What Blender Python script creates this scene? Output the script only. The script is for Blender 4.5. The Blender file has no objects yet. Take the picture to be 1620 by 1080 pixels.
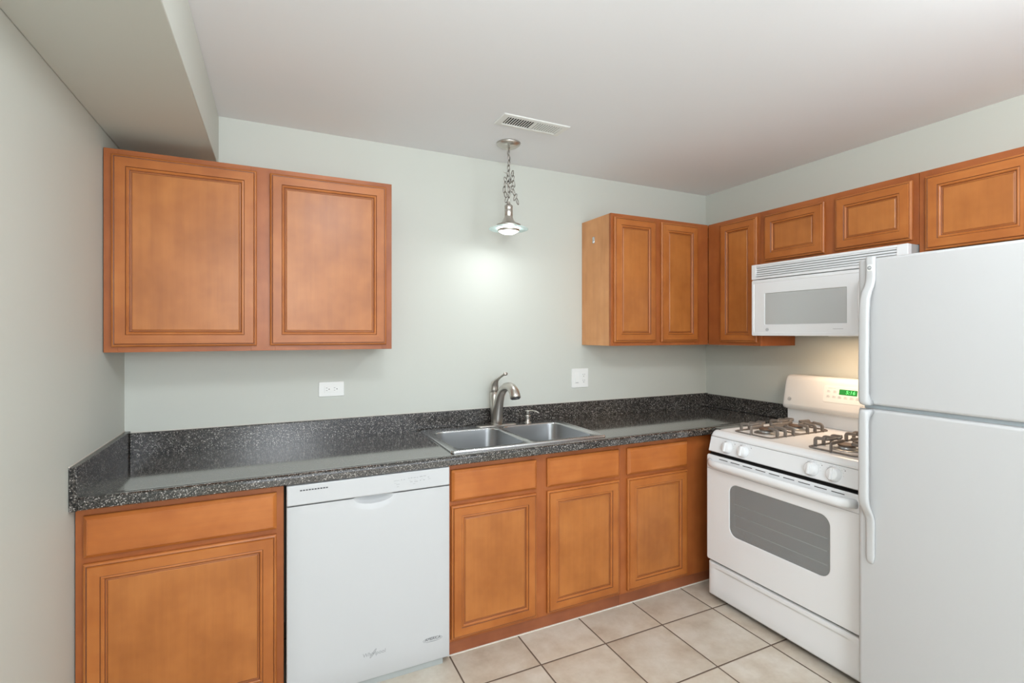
import bpy, bmesh, math, random
from mathutils import Vector, Matrix

random.seed(7)
SC = bpy.context.scene
COL = SC.collection
PI = math.pi

# ------------------------------------------------------------------ camera, light, exposure
W, H = 3.51, 2.47            # room width (x) and ceiling height
REAR = -5.2                  # rear wall, behind the camera
cam_d = bpy.data.cameras.new('camera')
cam = bpy.data.objects.new('camera', cam_d)
COL.objects.link(cam)
cam.location = (0.6033, -2.7224, 1.4401)
cam.rotation_euler = (PI / 2, 0, -0.4472)
cam_d.sensor_width = 36.0
cam_d.lens = 36.0 * 783.64 / 1620
cam_d.shift_x = -0.00112
cam_d.shift_y = -0.0078
cam_d.clip_start = 0.02
SC.camera = cam

world = bpy.data.worlds.new('world')
SC.world = world
world.use_nodes = True
world.node_tree.nodes['Background'].inputs[0].default_value = (0.80, 0.88, 1.0, 1)
world.node_tree.nodes['Background'].inputs[1].default_value = 1.0
SC.view_settings.view_transform = 'Standard'
SC.view_settings.look = 'None'
SC.view_settings.gamma = 1.0
SC.view_settings.use_curve_mapping = False
SC.view_settings.exposure = 0.06
SC.cycles.max_bounces = 10
SC.cycles.diffuse_bounces = 6
SC.cycles.glossy_bounces = 4
SC.cycles.sample_clamp_indirect = 6.0
SC.cycles.use_denoising = True


def light(name, kind, loc, power, color, rot=(0, 0, 0), **kw):
    d = bpy.data.lights.new(name, kind)
    d.energy = power
    d.color = color
    for k, v in kw.items():
        setattr(d, k, v)
    o = bpy.data.objects.new(name, d)
    COL.objects.link(o)
    o.location = loc
    o.rotation_euler = rot
    return o


# ceiling lamp of the room (above and behind the camera's view)
light('ceiling_lamp', 'POINT', (1.00, -2.15, 2.40), 33, (0.93, 0.97, 1.0), shadow_soft_size=0.12)
light('right_wall_fill', 'POINT', (2.30, -2.45, 2.38), 20, (0.93, 0.97, 1.0), shadow_soft_size=0.12)  # unseen extra light, added to brighten the right wall
# unseen point light added further back to lift the ceiling and walls
light('room_fill', 'POINT', (0.65, -3.9, 1.80), 98, (0.89, 0.95, 1.0), shadow_soft_size=0.40)
# unseen area light added at the rear wall as broad frontal fill
light('rear_fill', 'AREA', (1.75, REAR + 0.02, 1.15), 40, (0.90, 0.95, 1.0), rot=(PI / 2, 0, 0),
      shape='RECTANGLE', size=2.9, size_y=2.05)


# ------------------------------------------------------------------ materials
def mat(name, color=(0.8, 0.8, 0.8), rough=0.5, metal=0.0, spec=0.5, coat=0.0, emit=None, estr=0.0, alpha=1.0):
    m = bpy.data.materials.new(name)
    m.use_nodes = True
    b = m.node_tree.nodes['Principled BSDF']
    b.inputs['Base Color'].default_value = (*color, 1)
    b.inputs['Roughness'].default_value = rough
    b.inputs['Metallic'].default_value = metal
    b.inputs['Specular IOR Level'].default_value = spec
    b.inputs['Coat Weight'].default_value = coat
    b.inputs['Coat Roughness'].default_value = 0.28
    b.inputs['Alpha'].default_value = alpha
    if emit:
        b.inputs['Emission Color'].default_value = (*emit, 1)
        b.inputs['Emission Strength'].default_value = estr
    return m


def nodes(m):
    nt = m.node_tree
    return nt, nt.nodes, nt.links, nt.nodes['Principled BSDF']


def ramp(nt, stops):
    r = nt.nodes.new('ShaderNodeValToRGB')
    cr = r.color_ramp
    while len(cr.elements) < len(stops):
        cr.elements.new(0.5)
    for e, (p, c) in zip(cr.elements, stops):
        e.position = p
        e.color = (*c, 1)
    return r


def noise(nt, vec, scale, detail=4, rough=0.55):
    n = nt.nodes.new('ShaderNodeTexNoise')
    n.inputs['Scale'].default_value = scale
    n.inputs['Detail'].default_value = detail
    n.inputs['Roughness'].default_value = rough
    nt.links.new(vec, n.inputs['Vector'])
    return n


def coords(nt, scale=(1, 1, 1), rand=True):
    """object coordinates, stretched, shifted by the object's own random number"""
    tc = nt.nodes.new('ShaderNodeTexCoord')
    mp = nt.nodes.new('ShaderNodeMapping')
    mp.inputs['Scale'].default_value = scale
    nt.links.new(tc.outputs['Object'], mp.inputs['Vector'])
    if rand:
        oi = nt.nodes.new('ShaderNodeObjectInfo')
        mu = nt.nodes.new('ShaderNodeMath')
        mu.operation = 'MULTIPLY'
        mu.inputs[1].default_value = 37.0
        nt.links.new(oi.outputs['Random'], mu.inputs[0])
        cb = nt.nodes.new('ShaderNodeCombineXYZ')
        for i in range(3):
            nt.links.new(mu.outputs[0], cb.inputs[i])
        nt.links.new(cb.outputs[0], mp.inputs['Location'])
    return mp.outputs['Vector']


def mixrgb(nt, fac, a, b, mode='MIX'):
    x = nt.nodes.new('ShaderNodeMix')
    x.data_type = 'RGBA'
    x.blend_type = mode
    if isinstance(fac, (int, float)):
        x.inputs[0].default_value = fac
    else:
        nt.links.new(fac, x.inputs[0])
    for s, v in ((6, a), (7, b)):
        if isinstance(v, tuple):
            x.inputs[s].default_value = (*v, 1)
        else:
            nt.links.new(v, x.inputs[s])
    return x.outputs[2]


def bump(nt, h, bsdf, strength=0.1, dist=0.002):
    b = nt.nodes.new('ShaderNodeBump')
    b.inputs['Strength'].default_value = strength
    b.inputs['Distance'].default_value = dist
    nt.links.new(h, b.inputs['Height'])
    nt.links.new(b.outputs[0], bsdf.inputs['Normal'])


def wood(name, base, dark, light_, horizontal=False, rough=0.42, coat=0.14):
    """stained maple: broad blotches plus fine grain along one axis"""
    m = mat(name, base, rough, coat=coat, spec=0.4)
    nt, N, L, b = nodes(m)
    v1 = coords(nt, (1, 1, 1))
    blotch = noise(nt, v1, 5.0, 3, 0.6)
    g = (1.6, 30, 30) if horizontal else (30, 30, 1.6)
    v2 = coords(nt, g)
    grain = noise(nt, v2, 1.5, 5, 0.6)
    v3 = coords(nt, (2.2, 14, 14) if horizontal else (14, 14, 2.2))
    swirl = noise(nt, v3, 1.0, 3, 0.5)
    r1 = ramp(nt, [(0.30, dark), (0.52, base), (0.72, light_)])
    L.new(blotch.outputs['Fac'], r1.inputs[0])
    r2 = ramp(nt, [(0.30, (0.80, 0.76, 0.72)), (0.60, (1, 1, 1))])
    L.new(grain.outputs['Fac'], r2.inputs[0])
    r3 = ramp(nt, [(0.33, (0.84, 0.80, 0.76)), (0.48, (1, 1, 1))])
    L.new(swirl.outputs['Fac'], r3.inputs[0])
    c = mixrgb(nt, 0.42, r1.outputs[0], r2.outputs[0], 'MULTIPLY')
    c = mixrgb(nt, 0.45, c, r3.outputs[0], 'MULTIPLY')
    L.new(c, b.inputs['Base Color'])
    bump(nt, grain.outputs['Fac'], b, 0.04, 0.001)
    return m


WB, WD, WL = (0.415, 0.130, 0.025), (0.345, 0.100, 0.017), (0.475, 0.165, 0.036)
FB, FD, FL = (0.35, 0.100, 0.023), (0.29, 0.077, 0.017), (0.41, 0.127, 0.032)
M = {}
M['wood_v'] = wood('maple_vertical', WB, WD, WL)
M['wood_h'] = wood('maple_horizontal', WB, WD, WL, True)
M['panel'] = wood('maple_panel', (0.415, 0.140, 0.028), (0.345, 0.110, 0.019), (0.475, 0.172, 0.038), coat=0.26)
M['panel'].node_tree.nodes['Principled BSDF'].inputs['Coat Roughness'].default_value = 0.30
M['drawer'] = wood('maple_drawer', (0.43, 0.130, 0.024), (0.36, 0.100, 0.017), (0.50, 0.165, 0.036), True)
M['frame_v'] = wood('maple_frame_vertical', FB, FD, FL)
M['frame_h'] = wood('maple_frame_horizontal', FB, FD, FL, True)
M['side'] = wood('maple_side', (0.66, 0.31, 0.125), (0.60, 0.27, 0.10), (0.72, 0.36, 0.16))
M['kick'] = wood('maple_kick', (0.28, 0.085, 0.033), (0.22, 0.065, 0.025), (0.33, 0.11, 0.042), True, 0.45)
M['glaze'] = mat('glaze_line', (0.13, 0.036, 0.012), 0.4)
M['hollow'] = mat('cabinet_hollow', (0.03, 0.018, 0.012), 0.8)
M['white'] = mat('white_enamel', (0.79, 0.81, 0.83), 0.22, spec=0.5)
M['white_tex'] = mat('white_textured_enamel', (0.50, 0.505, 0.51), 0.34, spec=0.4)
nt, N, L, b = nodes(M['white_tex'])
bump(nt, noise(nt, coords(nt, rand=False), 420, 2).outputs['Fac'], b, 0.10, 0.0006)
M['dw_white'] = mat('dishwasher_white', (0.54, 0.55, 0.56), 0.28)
M['plastic'] = mat('white_plastic', (0.80, 0.81, 0.79), 0.35)
M['bisque'] = mat('bisque_plastic', (0.70, 0.70, 0.69), 0.3)
M['grey_kick'] = mat('grey_kick_plate', (0.42, 0.45, 0.45), 0.4, metal=0.2)
M['gasket'] = mat('grey_gasket', (0.46, 0.51, 0.54), 0.6)
M['dark'] = mat('dark_gap', (0.012, 0.012, 0.012), 0.7)
M['mark'] = mat('grey_print', (0.30, 0.31, 0.32), 0.5)
M['mark_light'] = mat('pale_grey_print', (0.38, 0.39, 0.40), 0.5)
M['mark_faint'] = mat('faint_grey_print', (0.30, 0.31, 0.32), 0.5)
M['mark_dark'] = mat('dark_print', (0.05, 0.05, 0.055), 0.4)
M['nickel'] = mat('brushed_nickel', (0.60, 0.57, 0.53), 0.33, metal=1.0)
M['nickel_dark'] = mat('nickel_chain', (0.36, 0.34, 0.31), 0.35, metal=1.0)
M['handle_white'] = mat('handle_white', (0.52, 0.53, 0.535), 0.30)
M['steel'] = mat('stainless_steel', (0.62, 0.63, 0.64), 0.24, metal=1.0)
nt, N, L, b = nodes(M['steel'])
bump(nt, noise(nt, coords(nt, (4, 160, 160), False), 3, 3).outputs['Fac'], b, 0.05, 0.0005)
M['steel_bowl'] = mat('stainless_bowl', (0.50, 0.51, 0.52), 0.30, metal=1.0)
M['grate'] = mat('grate_grey', (0.20, 0.175, 0.155), 0.42, metal=0.25)
M['burner'] = mat('burner_base', (0.42, 0.42, 0.41), 0.35, metal=0.8)
M['cap'] = mat('burner_cap', (0.13, 0.085, 0.06), 0.5)
M['glass_grey'] = mat('oven_glass', (0.34, 0.36, 0.365), 0.10, alpha=0.48)
M['mesh_glass'] = mat('microwave_glass', (0.47, 0.49, 0.49), 0.16)
M['cavity'] = mat('oven_cavity', (0.26, 0.26, 0.26), 0.5)
M['rack'] = mat('oven_rack', (0.85, 0.85, 0.83), 0.4)
M['display'] = mat('clock_display', (0.01, 0.12, 0.02), 0.2, emit=(0.02, 0.30, 0.04), estr=0.55)
M['digit'] = mat('clock_digit', (0.1, 0.9, 0.2), 0.4, emit=(0.20, 1.0, 0.25), estr=0.9)
M['bulb'] = mat('lamp_lens', (1, 1, 1), 0.4, emit=(0.93, 0.98, 1.0), estr=9.0)
M['lampglass'] = mat('clear_glass', (0.88, 0.98, 0.97), 0.04)
nt, N, L, b = nodes(M['lampglass'])
tr = N.new('ShaderNodeBsdfTranslucent')
tr.inputs[0].default_value = (0.86, 0.96, 0.96, 1)
mx = N.new('ShaderNodeMixShader')
mx.inputs[0].default_value = 0.6
L.new(b.outputs[0], mx.inputs[1])
L.new(tr.outputs[0], mx.inputs[2])
L.new(mx.outputs[0], N['Material Output'].inputs[0])
M['caulk'] = mat('white_caulk', (0.72, 0.68, 0.62), 0.6)
M['ceiling'] = mat('ceiling_paint', (0.82, 0.835, 0.86), 0.85, spec=0.2)
M['wall'] = mat('sage_wall_paint', (0.565, 0.582, 0.535), 0.55, spec=0.35)
for k, s in (('wall', 0.05), ('ceiling', 0.05)):
    nt, N, L, b = nodes(M[k])
    bump(nt, noise(nt, coords(nt, rand=False), 90, 3).outputs['Fac'], b, s, 0.001)


def granite(name='speckled_laminate', rough=0.10, coat=1.0):
    m = mat(name, (0.05, 0.05, 0.05), rough, spec=0.5, coat=coat)
    m.node_tree.nodes['Principled BSDF'].inputs['Coat Roughness'].default_value = 0.07
    nt, N, L, b = nodes(m)
    v = coords(nt, rand=False)
    vo = N.new('ShaderNodeTexVoronoi')
    vo.inputs['Scale'].default_value = 350
    L.new(v, vo.inputs['Vector'])
    sp = N.new('ShaderNodeSeparateColor')
    L.new(vo.outputs['Color'], sp.inputs[0])
    r = ramp(nt, [(0.0, (0.010, 0.010, 0.010)), (0.38, (0.026, 0.024, 0.022)), (0.60, (0.070, 0.063, 0.057)),
                  (0.80, (0.14, 0.126, 0.113)), (0.92, (0.42, 0.39, 0.36))])
    r.color_ramp.interpolation = 'CONSTANT'
    L.new(sp.outputs[0], r.inputs[0])
    n = noise(nt, v, 120, 2)
    r2 = ramp(nt, [(0.35, (0.55, 0.55, 0.55)), (0.6, (1, 1, 1))])
    L.new(n.outputs['Fac'], r2.inputs[0])
    L.new(mixrgb(nt, 0.7, r.outputs[0], r2.outputs[0], 'MULTIPLY'), b.inputs['Base Color'])
    return m


M['granite'] = granite()
M['granite_splash'] = granite('speckled_laminate_splash', 0.22, 0.0)


def tile_floor():
    m = mat('beige_floor_tile', (0.5, 0.44, 0.37), 0.30, spec=0.4)
    nt, N, L, b = nodes(m)
    tc = N.new('ShaderNodeTexCoord')
    sx = N.new('ShaderNodeSeparateXYZ')
    L.new(tc.outputs['Object'], sx.inputs[0])

    def math_(op, a, b_=None, c=None):
        x = N.new('ShaderNodeMath')
        x.operation = op
        for i, v in enumerate((a, b_, c)):
            if v is None:
                continue
            if isinstance(v, (int, float)):
                x.inputs[i].default_value = v
            else:
                L.new(v, x.inputs[i])
        return x.outputs[0]
    P_, X0, Y0, G = 0.3411, 1.645, -0.8326, 0.0034
    gm, ids = [], []
    for ax, o in ((0, X0), (1, Y0)):
        t = math_('DIVIDE', math_('SUBTRACT', sx.outputs[ax], o), P_)
        ids.append(math_('FLOOR', t))
        f = math_('FRACT', t)
        gm.append(math_('MINIMUM', f, math_('SUBTRACT', 1.0, f)))
    dmin = math_('MULTIPLY', math_('MINIMUM', gm[0], gm[1]), P_)
    grout = math_('LESS_THAN', dmin, G)
    cb = N.new('ShaderNodeCombineXYZ')
    L.new(ids[0], cb.inputs[0])
    L.new(ids[1], cb.inputs[1])
    wn = N.new('ShaderNodeTexWhiteNoise')
    L.new(cb.outputs[0], wn.inputs['Vector'])
    va = N.new('ShaderNodeVectorMath')
    va.operation = 'MULTIPLY_ADD'
    va.inputs[1].default_value = (9, 9, 9)
    L.new(wn.outputs['Color'], va.inputs[0])
    L.new(tc.outputs['Object'], va.inputs[2])
    n1 = noise(nt, va.outputs[0], 5.5, 4, 0.6)
    r1 = ramp(nt, [(0.30, (0.46, 0.380, 0.295)), (0.48, (0.58, 0.515, 0.425)), (0.68, (0.66, 0.615, 0.54))])
    L.new(n1.outputs['Fac'], r1.inputs[0])
    n2 = noise(nt, va.outputs[0], 16, 4, 0.7)
    r2 = ramp(nt, [(0.35, (0.86, 0.83, 0.80)), (0.62, (1, 1, 1))])
    L.new(n2.outputs['Fac'], r2.inputs[0])
    c = mixrgb(nt, 0.6, r1.outputs[0], r2.outputs[0], 'MULTIPLY')
    rv = ramp(nt, [(0.0, (0.93, 0.93, 0.93)), (1.0, (1, 1, 1))])
    L.new(wn.outputs['Value'], rv.inputs[0])
    c = mixrgb(nt, 1.0, c, rv.outputs[0], 'MULTIPLY')
    c = mixrgb(nt, grout, c, (0.12, 0.085, 0.062))
    L.new(c, b.inputs['Base Color'])
    rr_ = math_('MULTIPLY_ADD', grout, 0.5, 0.30)
    L.new(rr_, b.inputs['Roughness'])
    hgt = N.new('ShaderNodeMapRange')
    hgt.inputs['From Min'].default_value = G * 0.6
    hgt.inputs['From Max'].default_value = G * 1.8
    L.new(dmin, hgt.inputs['Value'])
    bump(nt, hgt.outputs[0], b, 0.6, 0.002)
    return m


M['tile'] = tile_floor()


# ------------------------------------------------------------------ mesh helpers
class MB:
    """collects shapes with their materials; build() links them as ONE mesh object"""

    def __init__(s):
        s.bm = bmesh.new()
        s.mats = []

    def mi(s, m):
        if isinstance(m, str):
            m = M[m]
        if m not in s.mats:
            s.mats.append(m)
        return s.mats.index(m)

    def face(s, vs, m, smooth=False):
        try:
            f = s.bm.faces.new(vs)
        except ValueError:
            return None
        f.material_index = s.mi(m)
        f.smooth = smooth
        return f

    def box(s, x0, x1, y0, y1, z0, z1, m, bevel=0.0, seg=2, smooth=False):
        x0, x1 = sorted((x0, x1)); y0, y1 = sorted((y0, y1)); z0, z1 = sorted((z0, z1))
        v = [s.bm.verts.new((x, y, z)) for x in (x0, x1) for y in (y0, y1) for z in (z0, z1)]
        q = [(0, 1, 3, 2), (4, 6, 7, 5), (0, 4, 5, 1), (2, 3, 7, 6), (0, 2, 6, 4), (1, 5, 7, 3)]
        fs = [s.face([v[i] for i in f], m) for f in q]
        if bevel > 0:
            es = list({e for f in fs for e in f.edges})
            r = bmesh.ops.bevel(s.bm, geom=es, offset=bevel, segments=seg, affect='EDGES', profile=0.5,
                                clamp_overlap=True)
            for f in r['faces']:
                f.smooth = True
                f.material_index = s.mi(m)
        return s

    def loft(s, rings, m, cap0=False, cap1=False, smooth=True, closed=True):
        """rings: lists of points of equal length; m: material or list per ring gap"""
        R = [[s.bm.verts.new(p) for p in r] for r in rings]
        n = len(R[0])
        for k in range(len(R) - 1):
            mm = m[k] if isinstance(m, list) else m
            for i in range(n if closed else n - 1):
                j = (i + 1) % n
                s.face([R[k][i], R[k][j], R[k + 1][j], R[k + 1][i]], mm, smooth)
        mc = m if not isinstance(m, list) else m[-1]
        if cap0:
            s.face(R[0][::-1], m if not isinstance(m, list) else m[0])
        if cap1:
            s.face(R[-1], mc)
        return R

    def lathe(s, prof, m, c=(0, 0, 0), seg=32, axis='Z', cap0=True, cap1=True, smooth=True):
        rings = []
        for r, h in prof:
            r = max(r, 1e-4)
            ring = []
            for i in range(seg):
                a = 2 * PI * i / seg
                if axis == 'Z':
                    p = (r * math.cos(a), r * math.sin(a), h)
                elif axis == 'Y':
                    p = (r * math.cos(a), h, r * math.sin(a))
                else:
                    p = (h, r * math.cos(a), r * math.sin(a))
                ring.append((p[0] + c[0], p[1] + c[1], p[2] + c[2]))
            rings.append(ring)
        s.loft(rings, m, cap0, cap1, smooth)
        return s

    def tube(s, pts, rad, m, seg=10, cap=True, closed=False, flat=None, up=None):
        """round (or, with flat=(a,b), elliptical) tube along points; rad may be a list"""
        pts = [Vector(p) for p in pts]
        n = len(pts)
        rings = []
        ref = Vector(up) if up else None
        prev = None
        for i, p in enumerate(pts):
            if closed:
                t = pts[(i + 1) % n] - pts[(i - 1) % n]
            else:
                t = pts[min(i + 1, n - 1)] - pts[max(i - 1, 0)]
            t.normalize()
            if ref is not None:
                u = ref - t * ref.dot(t)
            elif prev is None:
                a = Vector((0, 0, 1)) if abs(t.z) < 0.9 else Vector((1, 0, 0))
                u = a - t * a.dot(t)
            else:
                u = prev - t * prev.dot(t)
            u.normalize()
            prev = u
            w = t.cross(u)
            r = rad[i] if isinstance(rad, (list, tuple)) else rad
            if isinstance(r, (list, tuple)):
                ra, rb = r
            elif flat:
                ra, rb = r * flat[0], r * flat[1]
            else:
                ra = rb = r
            rings.append([tuple(p + u * (ra * math.cos(2 * PI * k / seg)) + w * (rb * math.sin(2 * PI * k / seg)))
                          for k in range(seg)])
        if closed:
            rings.append(rings[0])
            s.loft(rings, m)
            bmesh.ops.remove_doubles(s.bm, verts=s.bm.verts, dist=1e-6)
        else:
            s.loft(rings, m, cap, cap)
        return s

    def text(s, txt, size, mtx, m, depth=0.0004, align='CENTER', shear=0.0, sx=1.0):
        cu = bpy.data.curves.new('lettering', 'FONT')
        cu.body = txt
        cu.size = size
        cu.align_x = align
        cu.align_y = 'CENTER'
        cu.extrude = depth
        cu.shear = shear
        cu.resolution_u = 3
        o = bpy.data.objects.new('lettering', cu)
        COL.objects.link(o)
        dg = bpy.context.evaluated_depsgraph_get()
        me = bpy.data.meshes.new_from_object(o.evaluated_get(dg))
        vs = [s.bm.verts.new(mtx @ Vector((v.co.x * sx, v.co.y, v.co.z))) for v in me.vertices]
        for p in me.polygons:
            s.face([vs[i] for i in p.vertices], m)
        bpy.data.objects.remove(o)
        bpy.data.curves.remove(cu)
        bpy.data.meshes.remove(me)
        return s

    def build(s, name, parent=None, recalc=True, origin=None):
        if recalc:
            bmesh.ops.recalc_face_normals(s.bm, faces=s.bm.faces)
        if origin is not None:
            bmesh.ops.translate(s.bm, verts=s.bm.verts, vec=-Vector(origin))
        me = bpy.data.meshes.new(name)
        s.bm.to_mesh(me)
        s.bm.free()
        for m in s.mats:
            me.materials.append(m)
        o = bpy.data.objects.new(name, me)
        COL.objects.link(o)
        if parent is not None:
            o.parent = parent
        if origin is not None:
            o.location = origin
        return o


def rrect(cx, cz, w, h, r, y, n=6, plane='XZ'):
    """rounded rectangle of 4*(n+1) points, counter-clockwise from the lower right"""
    pts = []
    r = max(r, 1e-5)
    for qx, qz, a0 in ((1, -1, -PI / 2), (1, 1, 0), (-1, 1, PI / 2), (-1, -1, PI)):
        for k in range(n + 1):
            a = a0 + (PI / 2) * k / n
            x = cx + qx * (w / 2 - r) + r * math.cos(a)
            z = cz + qz * (h / 2 - r) + r * math.sin(a)
            pts.append((x, y, z) if plane == 'XZ' else (x, z, y))
    return pts


def thing(name, label, cat, loc=(0, 0, 0), rz=0.0, group=None):
    o = bpy.data.objects.new(name, None)
    o.empty_display_size = 0.1
    COL.objects.link(o)
    o.location = loc
    o.rotation_euler = (0, 0, rz)
    tag(o, label, cat, group)
    return o


def tag(o, label, cat, group=None):
    o['label'] = label
    o['category'] = cat
    if group:
        o['group'] = group
    return o


def struct(o, label, cat='structure'):
    o['kind'] = 'structure'
    o['label'] = label
    o['category'] = cat
    return o


# matrix that stands flat lettering up on a face looking along -y (reads left to right along +x)
def facing(x, y, z, tilt=0.0):
    return Matrix.Translation((x, y, z)) @ Matrix.Rotation(PI / 2 + tilt, 4, 'X')


# ------------------------------------------------------------------ the room
mb = MB(); mb.box(-0.1, W + 0.1, REAR - 0.1, 0.1, -0.05, 0.0, 'tile')
struct(mb.build('floor'), 'beige ceramic tile floor with dark grout lines', 'floor')
mb = MB(); mb.box(-0.1, W + 0.1, REAR - 0.1, 0.1, H, H + 0.05, 'ceiling')
struct(mb.build('ceiling'), 'flat off-white painted ceiling', 'ceiling')
mb = MB(); mb.box(-0.1, W + 0.1, 0.0, 0.1, 0, H, 'wall')
struct(mb.build('wall_back'), 'sage green wall behind the sink', 'wall')
mb = MB(); mb.box(-0.1, 0.0, REAR - 0.1, 0.0, 0, H, 'wall')
struct(mb.build('wall_left'), 'sage green wall at the left end of the counter', 'wall')
mb = MB(); mb.box(W, W + 0.1, REAR - 0.1, 0.0, 0, H, 'wall')
struct(mb.build('wall_right'), 'sage green wall behind the range', 'wall')
mb = MB()
mb.box(0, 0.3, REAR - 0.1, REAR, 0, H, 'wall')
mb.box(3.2, W, REAR - 0.1, REAR, 0, H, 'wall')
mb.box(0.3, 3.2, REAR - 0.1, REAR, 2.18, H, 'wall')  # wide gap between these pieces is added to let light in
struct(mb.build('wall_front'), 'sage green wall behind the camera with an opening added for light', 'wall')
mb = MB()
mb.box(0.0, 0.36, REAR, 0.0, 2.228, H, 'wall', 0.004)
struct(mb.build('trim_1'), 'boxed-in soffit running along the left wall under the ceiling', 'soffit')
mb = MB()
mb.box(1.296, 2.9, -0.606, -0.600, 0.0, 0.0035, 'caulk')
struct(mb.build('trim_2'), 'thin pale caulk line where the base cabinets meet the floor tile', 'trim')


mb = MB()
mb.box(0.0005, 0.0035, -0.66, -0.001, 1.0062, 1.0085, 'caulk')
struct(mb.build('trim_3'), 'thin pale caulk line above the side splash on the left wall', 'trim')
mb = MB()
mb.box(0.0235, 3.505, -0.0035, -0.0005, 0.9983, 1.0003, 'caulk')
struct(mb.build('trim_4'), 'thin pale caulk line above the long backsplash on the back wall', 'trim')


# ------------------------------------------------------------------ cabinet joinery (local: x right, front is -y, z up)
def door_part(parent, x0, x1, z0, z1, y, name='door'):
    """framed door: bevelled rim, mitred frame, beads and grooves, recessed centre panel"""
    mb = MB()
    prof = [(0.0, 0.001, None), (0.0, 0.012, None), (0.003, 0.0150, None), (0.0080, 0.0165, None), (0.0102, 0.0160, 'glaze'),
            (0.0125, 0.0205, None), (0.0462, 0.0205, None), (0.0482, 0.0180, 'glaze'), (0.0500, 0.0185, None),
            (0.0540, 0.0190, None), (0.0575, 0.0165, None), (0.0585, 0.0125, None), (0.0606, 0.0118, 'glaze'), (0.0640, 0.0125, None)]
    rings = []
    for ins, d, _ in prof:
        rings.append([(x0 + ins, y - d, z0 + ins), (x1 - ins, y - d, z0 + ins),
                      (x1 - ins, y - d, z1 - ins), (x0 + ins, y - d, z1 - ins)])
    R = [[mb.bm.verts.new(p) for p in r] for r in rings]
    for k in range(len(R) - 1):
        g = prof[k + 1][2]
        for i in range(4):
            j = (i + 1) % 4
            m = g or ('wood_h' if i in (0, 2) else 'wood_v')
            mb.face([R[k][i], R[k][j], R[k + 1][j], R[k + 1][i]], m)
    mb.face(R[0][::-1], 'frame_v')
    d = mb.build(name, parent, origin=((x0 + x1) / 2, y, (z0 + z1) / 2))
    ox, oz = (x0 + x1) / 2, (z0 + z1) / 2
    p = MB()
    i = 0.0640
    hw, hh = (x1 - x0) / 2 - i, (z1 - z0) / 2 - i
    q = [[(-hw, -0.0125, -hh), (hw, -0.0125, -hh), (hw, -0.0125, hh), (-hw, -0.0125, hh)],
         [(-hw + .0015, -0.0122, -hh + .0015), (hw - .0015, -0.0122, -hh + .0015),
          (hw - .0015, -0.0122, hh - .0015), (-hw + .0015, -0.0122, hh - .0015)],
         [(-hw + .004, -0.0140, -hh + .004), (hw - .004, -0.0140, -hh + .004),
          (hw - .004, -0.0140, hh - .004), (-hw + .004, -0.0140, hh - .004)]]
    p.loft(q, ['glaze', 'panel'], False, True, smooth=False)
    p.box(-hw, hw, -0.0110, -0.003, -hh, hh, 'panel')
    p.build('panel', d, recalc=True)
    return d


def drawer_front(parent, x0, x1, z0, z1, y, name='drawer'):
    mb = MB()
    prof = [(0.0, 0.001), (0.0, 0.010), (0.0025, 0.0125), (0.0120, 0.0200), (0.0135, 0.0197), (0.0150, 0.0205)]
    rings = [[(x0 + i, y - d, z0 + i), (x1 - i, y - d, z0 + i), (x1 - i, y - d, z1 - i), (x0 + i, y - d, z1 - i)]
             for i, d in prof]
    mb.loft(rings, ['wood_h', 'wood_h', 'drawer', 'drawer', 'drawer'], True, True, smooth=False)
    return mb.build(name, parent, origin=((x0 + x1) / 2, y, (z0 + z1) / 2))


def face_frame(parent, x0, x1, z0, z1, y, stiles, rails, t=0.019):
    """solid-looking face frame: vertical stiles and horizontal rails, dark hollow behind the doors"""
    mb = MB()
    for a, b in stiles:
        mb.box(a, b, y, y + t, z0, z1, 'frame_v', 0.0008, 1)
    for a, b, c, d in rails:
        mb.box(a, b, y + 0.0003, y + t, c, d, 'frame_h')
    return mb.build('face_frame', parent)


def wall_cabinet(name, label, loc, rz, w, h, depth, doors, stiles, side_l=False, rail=0.03):
    t = thing(name, label, 'cabinet', loc, rz, None)
    mb = MB()
    y = -depth
    ml = 'side' if side_l else 'frame_v'
    mb.box(0, 0.016, -0.001, y + 0.0195, 0, h, ml, 0.0006, 1)
    mb.box(w - 0.016, w, -0.001, y + 0.0195, 0, h, 'frame_v')
    mb.box(0.016, w - 0.016, -0.001, y + 0.0195, 0.012, 0.026, 'side')
    mb.box(0.016, w - 0.016, -0.001, y + 0.0195, h - 0.014, h, 'side')
    mb.box(0.016, w - 0.016, -0.007, -0.001, 0.026, h - 0.014, 'side')
    mb.build('carcass', t)
    rails = []
    st = sorted(stiles)
    for (a, b), (c, d) in zip(st[:-1], st[1:]):
        rails += [(b, c, 0, rail), (b, c, h - rail, h)]
    face_frame(t, 0, w, 0, h, y, stiles, rails)
    for x0, x1, z0, z1 in doors:
        door_part(t, x0, x1, z0, z1, y)
    return t


ZU0, ZU1, DU = 1.366, 2.160, 0.311
UH = ZU1 - ZU0
wall_cabinet('wall_cabinet', 'wide two-door maple wall cabinet in the corner under the soffit, left of the pendant',
             (0.003, -0.001, ZU0), 0, 1.106, UH, DU - 0.001,
             [(0.026, 0.527, 0.022, UH - 0.022), (0.578, 1.078, 0.022, UH - 0.022)],
             [(0, 0.045), (0.505, 0.60), (1.058, 1.106)])
c2 = wall_cabinet('wall_cabinet', 'tall maple wall cabinet with two narrow doors and pale exposed left side panel',
                  (2.406, -0.001, ZU0), 0, 1.10, UH, DU - 0.001,
                  [(0.016, 0.336, 0.022, UH - 0.022), (0.380, 0.688, 0.022, UH - 0.022)],
                  [(0, 0.042), (0.318, 0.398), (0.67, 0.791)], side_l=True)
mb = MB()   # little clip left on the side panel
mb.box(-0.004, 0.0, -0.146, -0.124, 0.640, 0.680, 'steel', 0.001, 1)
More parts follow.
